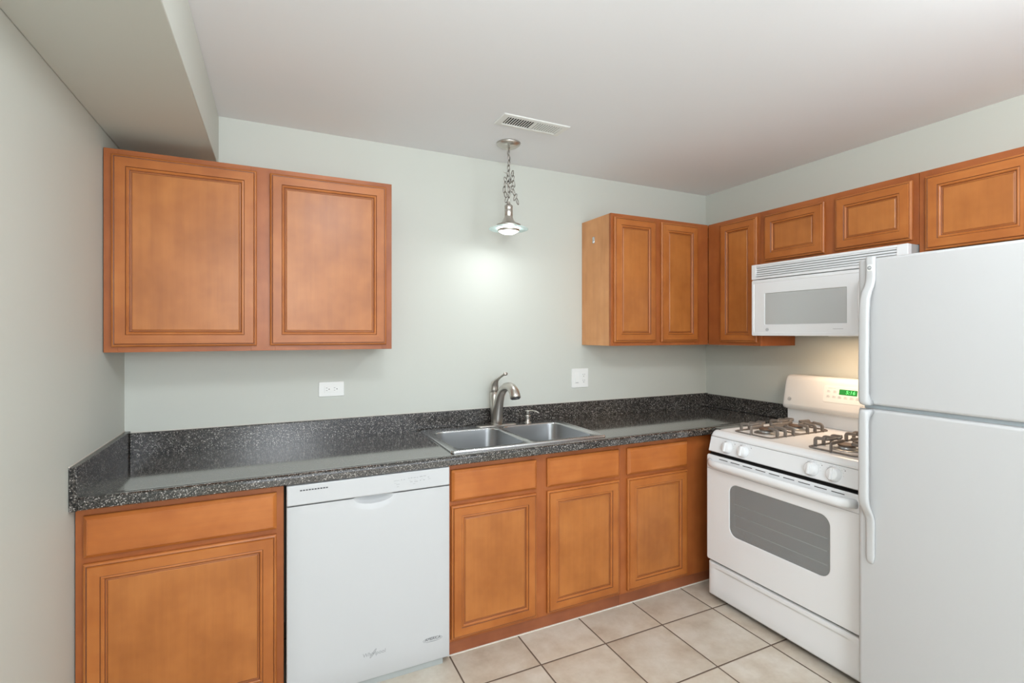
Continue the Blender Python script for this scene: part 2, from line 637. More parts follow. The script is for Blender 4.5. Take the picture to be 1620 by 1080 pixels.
mb.box(-0.010, -0.004, -0.140, -0.130, 0.644, 0.652, 'steel', 0.001, 1)
mb.build('metal_clip', c2)
RZ = -PI / 2
wall_cabinet('wall_cabinet', 'tall single-door maple wall cabinet in the right corner beside the microwave',
             (W - 0.001, -0.3125, ZU0), RZ, 0.3955, UH, DU - 0.001,
             [(0.108, 0.377, 0.020, UH - 0.024)], [(0, 0.125), (0.360, 0.3955)])
HM = ZU1 - 1.840
wall_cabinet('wall_cabinet', 'short two-door maple cabinet right above the microwave',
             (W - 0.001, -0.7095, 1.840), RZ, 0.800, HM, DU - 0.001,
             [(0.030, 0.382, 0.022, HM - 0.030), (0.437, 0.778, 0.022, HM - 0.030)],
             [(0, 0.048), (0.365, 0.455), (0.76, 0.800)])
HF = ZU1 - 1.755
wall_cabinet('wall_cabinet', 'short maple cabinet above the refrigerator, cut off by the right edge of the photo',
             (W - 0.001, -1.511, 1.755), RZ, 0.84, HF, DU - 0.001,
             [(0.027, 0.385, 0.050, HF - 0.030), (0.44, 0.80, 0.050, HF - 0.030)],
             [(0, 0.045), (0.37, 0.46), (0.78, 0.84)])


# base cabinets: frame plane y=-0.609
CB, CT = 0.862, 0.900


def base_cabinet(label, x0, x1, cols, stiles, side_r=False):
    t = thing('base_cabinet', label, 'cabinet', (x0, -0.001, 0.0), 0)
    w = x1 - x0
    y = -0.608
    mb = MB()
    mb.box(0, 0.016, -0.001, y + 0.0195, 0, CB - 0.001, 'frame_v')
    mb.box(w - 0.016, w, -0.001, y + 0.0195, 0, CB - 0.001, 'frame_v')
    mb.box(0.016, w - 0.016, -0.001, y + 0.0195, 0.066, 0.080, 'side')
    mb.box(0.016, w - 0.016, -0.007, -0.001, 0.08, CB - 0.001, 'side')
    mb.build('carcass', t)
    st = sorted(stiles)
    rails = []
    for (a, b), (c, d) in zip(st[:-1], st[1:]):
        rails += [(b, c, 0.062, 0.10), (b, c, CB - 0.035, CB - 0.001), (b, c, 0.655, 0.71)]
    mb = MB()
    for a, b in st:
        mb.box(a, b, y, y + 0.019, 0.062, CB - 0.001, 'frame_v', 0.0008, 1)
    for a, b, c, d in rails:
        mb.box(a, b, y + 0.0003, y + 0.019, c, d, 'frame_h')
    mb.build('face_frame', t)
    mb = MB()
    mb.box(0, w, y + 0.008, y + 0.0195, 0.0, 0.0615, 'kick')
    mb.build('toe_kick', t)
    for a, b in cols:
        drawer_front(t, a, b, 0.692, 0.832, y)
        door_part(t, a, b, 0.078, 0.672, y)
    return t


base_cabinet('maple base cabinet with one drawer over one door, against the left wall', 0.003, 0.632,
             [(0.023, 0.604)], [(0, 0.045), (0.585, 0.629)])
base_cabinet('maple sink base cabinet with two doors and two drawer fronts, right of the dishwasher', 1.296, 2.243,
             [(0.011, 0.441), (0.500, 0.932)], [(0, 0.030), (0.420, 0.520), (0.912, 0.947)])
base_cabinet('maple base cabinet with one drawer over one door, between sink cabinet and range', 2.2435, 2.90,
             [(0.039, 0.461)], [(0, 0.055), (0.44, 0.6565)])

# ------------------------------------------------------------------ countertop and splashes
YF = -0.657
prof = [(-0.024, CB), (-0.024, CT)]     # (y, z) section, back to front, small raised drip edge
prof += [(-0.600, CT), (-0.622, CT + 0.0006), (-0.636, CT + 0.0026), (-0.646, CT + 0.0022)]
for k in range(1, 7):
    a = PI / 2 * k / 6
    prof.append((YF + 0.013 - 0.013 * math.sin(a), CT + 0.0015 - 0.013 + 0.013 * math.cos(a)))
prof += [(YF, CB + 0.004), (YF + 0.004, CB), (-0.63, CB)]
mb = MB()


def slab(x0, x1, pr):
    mb.loft([[(x0, y, z) for y, z in pr], [(x1, y, z) for y, z in pr]], 'granite', True, True, smooth=False)


SX0, SX1, SY0, SY1 = 1.350, 2.135, -0.565, -0.115     # sink cut-out
slab(0.0225, SX0, prof)
slab(SX1, 3.487, prof)
slab(SX0, SX1, [(-0.024, CB), (-0.024, CT), (SY1, CT), (SY1, CB)])
slab(SX0, SX1, [(SY0, CB), (SY0, CT)] + prof[2:])
mb.box(2.872, 3.487, -0.656, -0.7345, CB, CT, 'granite')
for f in mb.bm.faces:
    f.smooth = False
ctop = mb.build('countertop')
tag(ctop, 'dark speckled laminate countertop running along the back wall from the left wall to the range', 'countertop')
mb = MB(); mb.box(0.0235, 3.509, -0.001, -0.0235, CB + .001, 0.998, 'granite_splash', 0.003, 2)
tag(mb.build('backsplash'), 'long low speckled laminate backsplash strip on the back wall behind the sink', 'backsplash')
mb = MB(); mb.box(0.001, 0.022, -0.001, -0.662, CB, 1.006, 'granite_splash', 0.002, 2)
tag(mb.build('backsplash'), 'short speckled laminate side splash strip on the left wall', 'backsplash')
mb = MB(); mb.box(3.4875, 3.509, -0.0245, -0.728, CT + .001, 0.994, 'granite_splash', 0.003, 2)
tag(mb.build('backsplash'), 'short speckled laminate splash strip on the right wall beside the range', 'backsplash')


# ------------------------------------------------------------------ sink, faucet, soap pump
t = thing('kitchen_sink', 'stainless steel double-bowl drop-in sink set in the countertop', 'sink', (1.76, -0.31, CT))
ZR = 0.0062
rx0, rx1, ry0, ry1 = 1.318 - 1.76, 2.172 - 1.76, -0.592 + 0.31, -0.042 + 0.31
bowls = [(1.362 - 1.76, 1.722 - 1.76, -0.552 + .31, -0.135 + .31), (1.758 - 1.76, 2.122 - 1.76, -0.552 + .31, -0.135 + .31)]


def rr2(x0, x1, y0, y1, r, z, n=7):
    return rrect((x0 + x1) / 2, (y0 + y1) / 2, x1 - x0, y1 - y0, r, z, n, 'XY')


mb = MB()
# each half of the deck: ring from a rectangular half outline to its bowl's rounded opening
xm = (bowls[0][1] + bowls[1][0]) / 2
halves = [(rx0, xm), (xm, rx1)]
for (hx0, hx1), (bx0, bx1, by0, by1) in zip(halves, bowls):
    out = rr2(hx0 + (0.004 if hx0 == rx0 else 0), hx1 - (0.004 if hx1 == rx1 else 0), ry0 + .004, ry1 - .004, 0.001, ZR)
    inn = rr2(bx0 - .006, bx1 + .006, by0 - .006, by1 + .006, 0.066, ZR)
    inn2 = rr2(bx0 - .002, bx1 + .002, by0 - .002, by1 + .002, 0.062, ZR - .0015)
    inn3 = rr2(bx0, bx1, by0, by1, 0.060, ZR - 0.006)
    mb.loft([out, inn, inn2, inn3], 'steel', smooth=True)
# raised rolled rim round the whole sink
for i in range(1):
    a = rr2(rx0, rx1, ry0, ry1, 0.022, 0.0005)
    b_ = rr2(rx0 + .0015, rx1 - .0015, ry0 + .0015, ry1 - .0015, 0.021, ZR)
    c_ = rr2(rx0 + .005, rx1 - .005, ry0 + .005, ry1 - .005, 0.018, ZR + .0022)
    d_ = rr2(rx0 + .010, rx1 - .010, ry0 + .010, ry1 - .010, 0.014, ZR + .0002)
    mb.loft([a, b_, c_, d_], 'steel', smooth=True)
mb.build('rim', t, recalc=True)
for bx0, bx1, by0, by1 in bowls:
    mb = MB()
    rings = []
    for ins, z, r in ((0, ZR - .006, .060), (0.002, -0.03, .060), (0.008, -0.12, .060), (0.014, -0.150, .058),
                      (0.030, -0.168, .048), (0.055, -0.174, .04), (0.12, -0.177, .03)):
        rings.append(rr2(bx0 + ins, bx1 - ins, by0 + ins, by1 - ins, r, z))
    mb.loft(rings, 'steel_bowl', False, True)
    bowl = mb.build('bowl', t, recalc=False)
    dm = MB()
    cx, cy = (bx0 + bx1) / 2, (by0 + by1) / 2
    dm.lathe([(0.045, -0.1765), (0.043, -0.174), (0.036, -0.175), (0.030, -0.1762), (0.001, -0.1762)], 'steel', (cx, cy, 0), 28)
    dm.build('drain', bowl)
for x, y in ((rx0 + .022, ry1 - .02), (rx1 - .028, ry0 + .03)):
    mb = MB()
    mb.lathe([(0.004, ZR), (0.004, ZR + .001), (0.001, ZR + .0012)], 'mark', (x, y, 0), 12)
    mb.build('screw', t)

# faucet
FX, FY, FZ = 1.760, -0.088, CT + ZR + 0.0005
t = thing('kitchen_faucet', 'brushed nickel single-lever faucet standing behind the sink bowls', 'faucet', (FX, FY, FZ))
mb = MB()
pts = rr2(-0.125, 0.125, -0.027, 0.027, 0.0268, 0.0, 10)
mb.loft([pts, rr2(-0.125, 0.125, -0.027, 0.027, 0.0268, 0.003, 10), rr2(-0.118, 0.118, -0.021, 0.021, 0.0208, 0.007, 10)],
        'nickel', True, True)
mb.build('escutcheon', t)
mb = MB()
mb.lathe([(0.034, 0.006), (0.034, 0.018), (0.0335, 0.019), (0.0325, 0.020)], 'nickel', seg=32)
# rear limb, straight up, carrying the lever
mb.tube([(0, 0.002, 0.015), (0, 0.006, 0.05), (0, 0.015, 0.09), (0, 0.024, 0.13), (0, 0.030, 0.165), (0, 0.033, 0.190)],
        [0.031, 0.0305, 0.030, 0.0285, 0.0265, 0.025], 'nickel', 24, up=(1, 0, 0))
mb.build('body', t)
mb = MB()   # spout limb arcing forward
sp = [(0, -0.006, 0.018), (0, -0.010, 0.05), (0, -0.020, 0.10), (0, -0.035, 0.145), (0, -0.058, 0.185), (0, -0.092, 0.217),
      (0, -0.132, 0.237), (0, -0.172, 0.243), (0, -0.208, 0.236), (0, -0.236, 0.218), (0, -0.248, 0.197), (0, -0.252, 0.187)]
mb.tube(sp, [0.032, 0.031, 0.029, 0.0270, 0.0245, 0.0230, 0.0230, 0.0240, 0.0260, 0.028, 0.0290, 0.0285], 'nickel', 24, up=(1, 0, 0))
sp_o = mb.build('spout', t)
mb = MB()
mb.tube([(0, -0.2518, 0.1875), (0, -0.2535, 0.1815)], [0.0235, 0.022], 'mark_dark', 20, up=(1, 0, 0))
mb.build('aerator', sp_o)
mb = MB()   # lever
mb.tube([(0, 0.033, 0.191), (0, 0.0335, 0.196), (0, 0.033, 0.215), (0, 0.026, 0.238), (0, 0.008, 0.258), (0, -0.020, 0.272),
         (0, -0.055, 0.285), (0, -0.090, 0.298), (0, -0.118, 0.307)],
        [(0.023, 0.023), (0.0255, 0.0255), (0.0255, 0.024), (0.0225, 0.020), (0.0165, 0.0125), (0.0115, 0.0075), (0.0095, 0.0058), (0.0085, 0.0052), (0.008, 0.005)],
        'nickel', 20, up=(1, 0, 0))
mb.lathe([(0.0005, -0.012), (0.007, -0.0105), (0.0095, -0.004), (0.0095, 0.004), (0.007, 0.0105), (0.0005, 0.012)], 'nickel',
         (0, -0.122, 0.308), 16, axis='X')
mb.build('lever_handle', t)

t = thing('soap_pump', 'small brushed nickel soap pump on the sink deck right of the faucet', 'soap dispenser', (1.965, -0.085, FZ))
mb = MB()
mb.lathe([(0.022, 0), (0.022, 0.003), (0.017, 0.006), (0.012, 0.012), (0.0125, 0.030), (0.017, 0.038), (0.020, 0.041),
          (0.020, 0.044), (0.011, 0.046), (0.011, 0.050)], 'nickel', seg=24)
mb.build('base', t)
mb = MB()
mb.lathe([(0.0125, 0.0505), (0.0135, 0.054), (0.0125, 0.066), (0.0175, 0.070), (0.0165, 0.073), (0.001, 0.0745)], 'nickel', seg=24)
mb.tube([(0.004, 0, 0.0705), (0.020, -0.022, 0.0735), (0.034, -0.042, 0.0715), (0.045, -0.058, 0.063)], [0.0045, 0.0042, 0.0036, 0.003], 'nickel', 10)
mb.build('nozzle', t)


# ------------------------------------------------------------------ dishwasher
DX0, DX1, DYF = 0.641, 1.290, -0.650
t = thing('dishwasher', 'white built-in dishwasher between the left base cabinet and the sink cabinet', 'dishwasher', (DX0, -0.02, 0))
dw = DX1 - DX0
yf = DYF + 0.02          # local front plane
mb = MB()
mb.box(0.008, dw - 0.008, -0.01, yf + 0.045, 0.02, 0.858, 'dark')
mb.build('tub', t)
# door skin as a height field with the scooped handle pocket below the seam
PX0, PX1, ZS = 0.246, 0.404, 0.7760
pc = (PX0 + PX1) / 2


def dent(x, z):
    r2 = ((x - pc) / 0.100) ** 2 + ((ZS - z) / 0.055) ** 2
    d = 0.0
    if r2 < 1:
        d += 0.0075 * (1 - r2) ** 1.6
    r3 = ((x - pc) / 0.080) ** 2 + ((ZS - z) / 0.030) ** 2
    if r3 < 1:
        d += 0.030 * (1 - r3) ** 0.8
    return d


def lin(a, b, n):
    return [a + (b - a) * i / n for i in range(n + 1)]


xs = [0.0, 0.0015, 0.004, 0.06, 0.14] + lin(0.215, 0.435, 66) + [0.50, 0.60, dw - 0.004, dw - 0.0015, dw]
zs = [0.030, 0.0315, 0.034, 0.12, 0.3, 0.5, 0.66] + lin(0.715, ZS, 44)


def edge(x):
    e = min(x, dw - x)
    return 0.006 if e <= 0.0002 else (0.0015 if e < 0.002 else 0.0)


def edgez(z):
    return 0.006 if z < 0.0302 else (0.0015 if z < 0.032 else 0.0)


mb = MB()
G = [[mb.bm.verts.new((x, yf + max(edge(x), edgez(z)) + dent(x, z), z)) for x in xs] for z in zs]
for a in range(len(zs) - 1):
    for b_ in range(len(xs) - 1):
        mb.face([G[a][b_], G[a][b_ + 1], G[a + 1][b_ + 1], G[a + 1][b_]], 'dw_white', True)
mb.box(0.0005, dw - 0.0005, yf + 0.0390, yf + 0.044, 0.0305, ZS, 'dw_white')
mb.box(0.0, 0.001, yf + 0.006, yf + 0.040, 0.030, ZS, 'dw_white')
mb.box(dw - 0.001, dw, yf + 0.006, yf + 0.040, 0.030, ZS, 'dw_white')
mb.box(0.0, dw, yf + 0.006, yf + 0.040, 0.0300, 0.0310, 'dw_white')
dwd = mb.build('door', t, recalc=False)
mb = MB()
mb.text('Whirlpool', 0.022, facing(0.326, yf - 0.0002, 0.133), 'mark_faint', 0.0003, shear=0.1)
mb.tube([(0.322 + 0.004 * math.cos(a) + 0.012 * math.sin(a), yf - 0.0006, 0.134 + 0.016 * math.sin(a)) for a in
         [2 * PI * k / 28 for k in range(28)]], 0.0008, 'mark', 6, closed=True)
mb.build('logo', dwd)
mb = MB()
mb.text('AMERICA', 0.0165, facing(0.572, yf - 0.0002, 0.128), 'mark_dark', 0.0004, shear=0.15)
mb.tube([(0.572 + 0.042 * math.cos(a), yf - 0.0005, 0.1255 + 0.0095 * math.sin(a)) for a in [2 * PI * k / 32 for k in range(32)]],
        0.0007, 'mark', 6, closed=True)
mb.box(0.545, 0.597, yf - 0.0006, yf, 0.1165, 0.1182, 'mark')
mb.build('badge', dwd)
mb = MB()
rings = [rrect(dw / 2, (ZS + .0025 + .8575) / 2, dw - 2 * i, .8575 - ZS - .0025 - 2 * i, .003, yf + d, 3) for i, d in
         ((0, .04), (0, .005), (.0015, .0012), (.005, -.0010))]
mb.loft(rings, 'dw_white', True, True)
cp = mb.build('control_panel', t)
mb = MB()   # vent slots and printed controls
for k in range(10):
    x = 0.047 + 0.0104 * k
    mb.box(x, x + 0.0075, yf - 0.0018, yf - 0.0008, 0.8335, 0.8380, 'mark_dark')
mb.build('vent_slots', cp)
mb = MB()
for x, z, w_, h_ in [(0.405, .826, .024, .0016), (0.436, .826, .004, .004), (0.446, .826, .006, .003), (0.416, .810, .014, .002),
                     (0.418, .800, .009, .002), (0.466, .829, .006, .003), (0.476, .829, .008, .004), (0.488, .829, .010, .003),
                     (0.502, .829, .006, .003), (0.515, .830, .012, .004), (0.531, .831, .012, .003), (0.474, .813, .010, .003),
                     (0.492, .812, .014, .003), (0.486, .804, .010, .002), (0.516, .814, .005, .004), (0.530, .814, .007, .004),
                     (0.550, .824, .006, .003), (0.552, .817, .011, .0016), (0.408, .816, .010, .001), (0.470, .820, .010, .001),
                     (0.490, .820, .010, .001), (0.520, .821, .010, .001)]:
    mb.box(x, x + w_, yf - 0.0014, yf - 0.0006, z, z + h_, 'mark_light')
mb.build('printed_controls', cp)
mb = MB()
mb.box(0.02, dw - 0.028, yf + 0.012, yf + 0.03, 0.0, 0.0285, 'grey_kick', 0.001, 1)
mb.build('kick_plate', t)


# ------------------------------------------------------------------ shared details for the appliances
def monogram(mb, x, y, z, r, ring='mark', field=None):
    """round badge: ring with a script monogram on a face looking along -y"""
    if field:
        mb.lathe([(r, 0.0), (r, -0.001), (0.0005, -0.001)], field, (x, y, z), 24, axis='Y')
    pts = [(x + r * math.cos(a), y - 0.0010, z + r * math.sin(a)) for a in [2 * PI * k / 28 for k in range(28)]]
    mb.tube(pts, r * 0.10, ring, 6, closed=True)
    mb.text('GE', r * 1.05, facing(x, y - 0.0013, z), ring if not field else 'plastic', 0.0003, shear=0.3)


# ------------------------------------------------------------------ gas range (local frame: x along the wall, front -y)
SW = 0.790
t = thing('gas_range', 'white freestanding gas range with backguard, between counter and refrigerator', 'stove',
          (W - 0.012, -0.741, 0), RZ)
F = -(W - 0.012 - 2.735)        # local y of the drawer face
mb = MB()
mb.box(0.004, SW - 0.004, -0.005, F + 0.060, 0.045, 0.868, 'white')
mb.box(0.006, SW - 0.006, F + 0.030, F + 0.060, 0.060, 0.85, 'dark')  # black front plate: shade of the panel gaps put into the colour
for x in (0.05, SW - 0.05):
    for y in (-0.06, F + 0.08):
        mb.lathe([(0.018, 0), (0.018, 0.01), (0.010, 0.012), (0.010, 0.045)], 'dark', (x, y, 0), 12)
mb.box(0.02, SW - 0.02, F + 0.06, F + 0.07, 0.001, 0.045, 'dark')  # dark strip stands in for the shade below the drawer
mb.build('body', t)
# storage drawer with an embossed pull ledge
mb = MB()
ZD0, ZD1 = 0.024, 0.206
xs = [0.0, 0.003, 0.008, 0.02, 0.045] + lin(0.06, SW - 0.06, 24) + [SW - 0.045, SW - 0.02, SW - 0.008, SW - 0.003, SW]
zs = [ZD0, ZD0 + .004, ZD0 + .012, 0.08, 0.14] + lin(0.150, 0.186, 14) + [0.195, ZD1 - .004, ZD1]


def dsurf(x, z):
    e = min(x, SW - x)
    y = 0.020 if e <= 0 else (0.006 if e < .004 else (0.0018 if e < .01 else 0))
    e2 = min(z - ZD0, ZD1 - z)
    y = max(y, 0.014 if e2 <= 0 else (0.003 if e2 < .005 else 0))
    k = max(0.0, min(1.0, (min(x, SW - x) - 0.035) / 0.04))
    if z < 0.186:
        q = min(1.0, max(0.0, (0.183 - z) / 0.012))
        y += 0.0085 * k * (3 * q * q - 2 * q ** 3) * max(0.0, min(1.0, (z - ZD0) / 0.145)) ** 1.2
    return F + y


G = [[mb.bm.verts.new((x, dsurf(x, z), z)) for x in xs] for z in zs]
for a in range(len(zs) - 1):
    for b_ in range(len(xs) - 1):
        mb.face([G[a][b_], G[a][b_ + 1], G[a + 1][b_ + 1], G[a + 1][b_]], 'white', True)
mb.box(0.001, SW - 0.001, F + 0.0145, F + 0.029, ZD0, ZD1, 'dark')  # dark backing paints the shade in the gap above the drawer
mb.build('storage_drawer', t, recalc=False)
# oven door
ZO0, ZO1 = 0.219, 0.786
mb = MB()
wx0, wx1, wz0, wz1 = 0.150, 0.666, 0.394, 0.662
oc = (SW / 2, (ZO0 + ZO1) / 2)
wc = ((wx0 + wx1) / 2, (wz0 + wz1) / 2)
rings = [rrect(*oc, SW, ZO1 - ZO0, .006, F + .029, 8), rrect(*oc, SW, ZO1 - ZO0, .008, F + .000, 8),
         rrect(*oc, SW - .003, ZO1 - ZO0 - .003, .010, F - .008, 8), rrect(*oc, SW - .010, ZO1 - ZO0 - .010, .010, F - .010, 8),
         rrect(*wc, wx1 - wx0 + .006, wz1 - wz0 + .006, .048, F - .010, 8), rrect(*wc, wx1 - wx0, wz1 - wz0, .045, F - .008, 8),
         rrect(*wc, wx1 - wx0, wz1 - wz0, .045, F - .004, 8), rrect(*wc, wx1 - wx0 - .02, wz1 - wz0 - .02, .040, F + .025, 8)]
mb.loft(rings, ['dark'] + ['white'] * 5 + ['cavity'], False, True)  # outer edge coloured dark so the gap round the door looks shaded
for f in mb.bm.faces:
    f.normal_update()
    f.smooth = abs(f.normal.y) < 0.95
mb.box(0.004, SW - 0.004, F - 0.0115, F - 0.0095, ZO1 - 0.075, ZO1 - 0.0735, 'mark_light')
od = mb.build('oven_door', t)
mb = MB()
mb.loft([rrect(*wc, wx1 - wx0 - .001, wz1 - wz0 - .001, .044, F - .0060, 8), rrect(*wc, wx1 - wx0 - .001, wz1 - wz0 - .001, .044, F - .0075, 8)],
        'glass_grey', True, True)
mb.build('oven_window', od)
mb = MB()
for z in (0.445, 0.505, 0.560):
    mb.tube([(wx0 + .02, F + .004, z), (wx1 - .02, F + .004, z)], 0.0022, 'rack', 6)
mb.build('oven_rack', od)
mb = MB()
pts, rad = [], []
for k in range(33):
    u = k / 32
    x = 0.018 + (SW - 0.036) * u
    e = min(u, 1 - u) * 32
    out = 0.040 if e >= 3 else 0.040 * (1 - (1 - e / 3) ** 2.2)
    pts.append((x, F - 0.004 - out, ZO1 - 0.038))
    rad.append((0.0195, 0.014))
mb.tube(pts, rad, 'white', 16, up=(0, 0, 1))
mb.build('handle', od)
mb = MB()
for k in range(9):
    x = 0.085 + k * 0.0735
    mb.box(x, x + 0.054, F - 0.0108, F - 0.0098, ZO1 - 0.0140, ZO1 - 0.0105, 'mark_dark')
mb.build('vent_slots', od)
# control panel, leaning back towards the top
mb = MB()
PB, PT = 0.800, 0.878       # bottom / top of the sloping panel
yb_, yt_ = F + 0.006, F + 0.026
for a in range(1):
    sec = [(yb_ + .05, PB), (yb_ + 0.004, PB), (yb_, PB + 0.004), (yt_, PT), (yt_ + .05, PT)]
    mb.loft([[(0.0, y, z) for y, z in sec], [(SW, y, z) for y, z in sec]], 'white', True, True, smooth=False)
cpn = mb.build('control_panel', t)
slope = math.atan2(yt_ - yb_, PT - PB)
nrm = Vector((0, -math.cos(slope), math.sin(slope)))
upv = Vector((0, math.sin(slope), math.cos(slope)))


def on_panel(x, h):
    """point on the sloping panel, h metres up the slope from its bottom"""
    return Vector((x, yb_, PB)) + upv * h


for i, kx in enumerate((0.115, 0.213, 0.570, 0.668)):
    c = on_panel(kx, 0.040)
    mtx = Matrix.Translation(c) @ Matrix(((1, 0, 0), (0, nrm.y, upv.y), (0, nrm.z, upv.z))).to_4x4()   # local y -> out
    kb = MB()
    kb.lathe([(0.0325, 0.0005), (0.0325, 0.003), (0.0275, 0.007), (0.0255, 0.019), (0.0225, 0.022), (0.001, 0.0235)], 'white', seg=32, axis='Y')
    kb.box(-0.0055, 0.0055, 0.019, 0.029, -0.0245, 0.0245, 'white', 0.002, 2)
    bmesh.ops.transform(kb.bm, matrix=mtx, verts=kb.bm.verts)
    kb.build('knob', t, origin=tuple(c))
    pm = MB()
    for k in range(9):          # printed scale round the knob
        a = PI * (0.05 + 0.9 * k / 8) - PI * 0.15
        pm.box(0.040 * math.cos(a) - .0014, 0.040 * math.cos(a) + .0014, 0.0002, 0.0006, 0.037 * math.sin(a) - .0006, 0.037 * math.sin(a) + .0006, 'mark_light')
    for k in range(10):
        a = PI * (0.62 + 0.25 * k / 9)
        pm.box(0.0345 * math.cos(a) - .001, 0.0345 * math.cos(a) + .001, 0.0002, 0.0006, 0.0345 * math.sin(a) - .001, 0.0345 * math.sin(a) + .001, 'mark')
    pm.box(0.041, 0.0445, 0.0002, 0.0006, 0.024, 0.0275, 'mark_dark')
    pm.box(0.034, 0.042, 0.0002, 0.0006, 0.031, 0.032, 'mark_light')
    bmesh.ops.transform(pm.bm, matrix=mtx, verts=pm.bm.verts)
    pm.build('printed_scale', cpn)
# cooktop
mb = MB()
CTZ = 0.912
sec = [(-0.006, PT + 0.0015), (yt_ + 0.002, PT + 0.0015), (yt_ - 0.001, PT + 0.004), (yt_ + 0.004, PT + 0.016), (yt_ + 0.013, CTZ - 0.007),
       (yt_ + 0.026, CTZ - 0.001), (yt_ + 0.040, CTZ), (yt_ + 0.055, CTZ - 0.004), (yt_ + 0.075, CTZ - 0.006), (-0.14, CTZ - 0.006), (-0.12, CTZ), (-0.006, CTZ)]
n = len(sec)
cols_ = [(0.0, -0.012), (0.002, -0.004), (0.008, 0.0), (0.030, 0.0), (0.045, 0.0), (SW - .045, 0.0), (SW - .03, 0.0), (SW - .008, 0.0), (SW - .002, -0.004), (SW, -0.012)]
rings = []
for i, (x, dz) in enumerate(cols_):
    ring = []
    for y, z in sec:
        zz = z
        if dz and z > CTZ - 0.02:
            zz = max(PT + .0015, z + dz)
        if i in (2, 3, 6, 7) and abs(z - (CTZ - 0.006)) < 1e-6:
            zz = CTZ
        ring.append((x, y, zz))
    rings.append(ring)
mb.loft(rings, 'white', True, True, smooth=True)
ck = mb.build('cooktop', t)
# burners and grates
BX = (0.176, 0.590)
BY = (2.975 - (W - 0.012), 3.215 - (W - 0.012))
zt = CTZ - 0.006
for ix, bx in enumerate(BX):
    for iy, by in enumerate(BY):
        mb = MB()
        mb.lathe([(0.062, zt + .0003), (0.060, zt + .003), (0.040, zt + .004), (0.034, zt + .010), (0.034, zt + .017), (0.001, zt + .0175)], 'burner', (bx, by, 0), 32)
        bo = mb.build('burner', t, origin=(bx, by, zt))
        mb = MB()
        mb.lathe([(0.036, .0178), (0.0375, .020), (0.036, .0245), (0.030, .0262), (0.001, .0268)], 'cap', (0, 0, 0), 32)
        mb.build('burner_cap', bo)
for ix, bx in enumerate(BX):
    mb = MB()
    hx = 0.108
    y0, y1 = BY[0] - 0.118, BY[1] + 0.118
    zb_, zt_ = zt + 0.004, zt + 0.040
    # low perimeter rods
    loop = rrect(bx, (y0 + y1) / 2, 2 * hx, y1 - y0, .02, zb_, 4, 'XY')
    mb.tube(loop, 0.0042, 'grate', 8, closed=True)
    mb.tube([(bx - hx, (y0 + y1) / 2, zb_), (bx + hx, (y0 + y1) / 2, zb_)], 0.0042, 'grate', 8)

    def finger(px, py, dx, dy, ln):
        """ribbon that rises from the rail, turns over a rounded corner and reaches inwards"""
        p = []
        hgt = zt_ - zb_
        for k in range(0, 4):
            p.append((px, py, zt + 0.0005 + (hgt - 0.008) * k / 3))
        for k in range(1, 6):
            a = PI / 2 * k / 5
            p.append((px + dx * 0.014 * (1 - math.cos(a)), py + dy * 0.014 * (1 - math.cos(a)), zt_ - 0.010 + 0.010 * math.sin(a)))
        for k in range(1, 4):
            p.append((px + dx * (0.014 + (ln - 0.014) * k / 3), py + dy * (0.014 + (ln - 0.014) * k / 3), zt_ + 0.001 * k))
        mb.tube(p, [(0.0042, 0.0095)] * 4 + [(0.0042, 0.0085)] * 5 + [(0.0042, 0.0075)] * 3, 'grate', 10, up=(-dy, dx, 0))
    for by in BY:
        for s_ in (-1, 1):
            finger(bx + s_ * hx, by, -s_, 0, 0.082)
            finger(bx + s_ * hx, by + 0.062, -s_, 0, 0.050)
            finger(bx + s_ * hx, by - 0.062, -s_, 0, 0.050)
    finger(bx, y0, 0, 1, 0.090)
    finger(bx, y1, 0, -1, 0.090)
    finger(bx, (y0 + y1) / 2, 0, 1, 0.086)
    finger(bx, (y0 + y1) / 2, 0, -1, 0.086)
    for by in BY:
        for s_ in (-1, 1):
            mb.tube([(bx + s_ * 0.058, by - 0.062, zt_), (bx + s_ * 0.046, by - 0.030, zt_ + .001), (bx + s_ * 0.046, by + 0.030, zt_ + .001), (bx + s_ * 0.058, by + 0.062, zt_)],
                    [(0.0032, 0.006)] * 4, 'grate', 8, up=(1, 0, 0))
    mb.build('grate', t, origin=(bx, (BY[0] + BY[1]) / 2, zt))
# riser and console
YB = 3.385 - (W - 0.012)       # front of the riser
mb = MB()
mb.box(0.004, SW - 0.004, -0.002, YB, CTZ, 1.005, 'white', 0.004, 2)
mb.build('riser', t)
mb = MB()
sec = [(-0.002, 0.993), (YB - 0.010, 0.993), (YB - 0.030, 0.998), (YB - 0.038, 1.010), (YB - 0.036, 1.026), (YB - 0.008, 1.165), (YB + 0.000, 1.182),
       (YB + 0.016, 1.192), (YB + 0.034, 1.193), (-0.002, 1.193)]
rings = []
cy_, cz_ = -0.03, 1.093
for x, k in ((-0.004, 0.90), (-0.001, 0.975), (0.006, 0.993), (0.020, 1.0), (SW - .02, 1.0), (SW - .006, .993), (SW + .001, .975), (SW + .004, 0.90)):
    rings.append([(x, max(YB - .038, cy_ + (y - cy_) * k) if y < cy_ else y, cz_ + (z - cz_) * k) for y, z in sec])
mb.loft(rings, 'bisque', True, True, smooth=True)
cons = mb.build('console', t)
cs = math.atan2((YB - 0.008) - (YB - 0.036), 1.165 - 1.026)
cn = Vector((0, -math.cos(cs), math.sin(cs)))
cu_ = Vector((0, math.sin(cs), math.cos(cs)))
cm = Matrix.Translation(Vector((0, YB - 0.036, 1.026))) @ Matrix(((1, 0, 0), (0, -cn.y, cu_.y), (0, -cn.z, cu_.z))).to_4x4()
# in this frame: x along, y into the console, z up the slope


def cons_part(name, mbx, parent=cons):
    bmesh.ops.transform(mbx.bm, matrix=cm, verts=mbx.bm.verts)
    return mbx.build(name, parent)


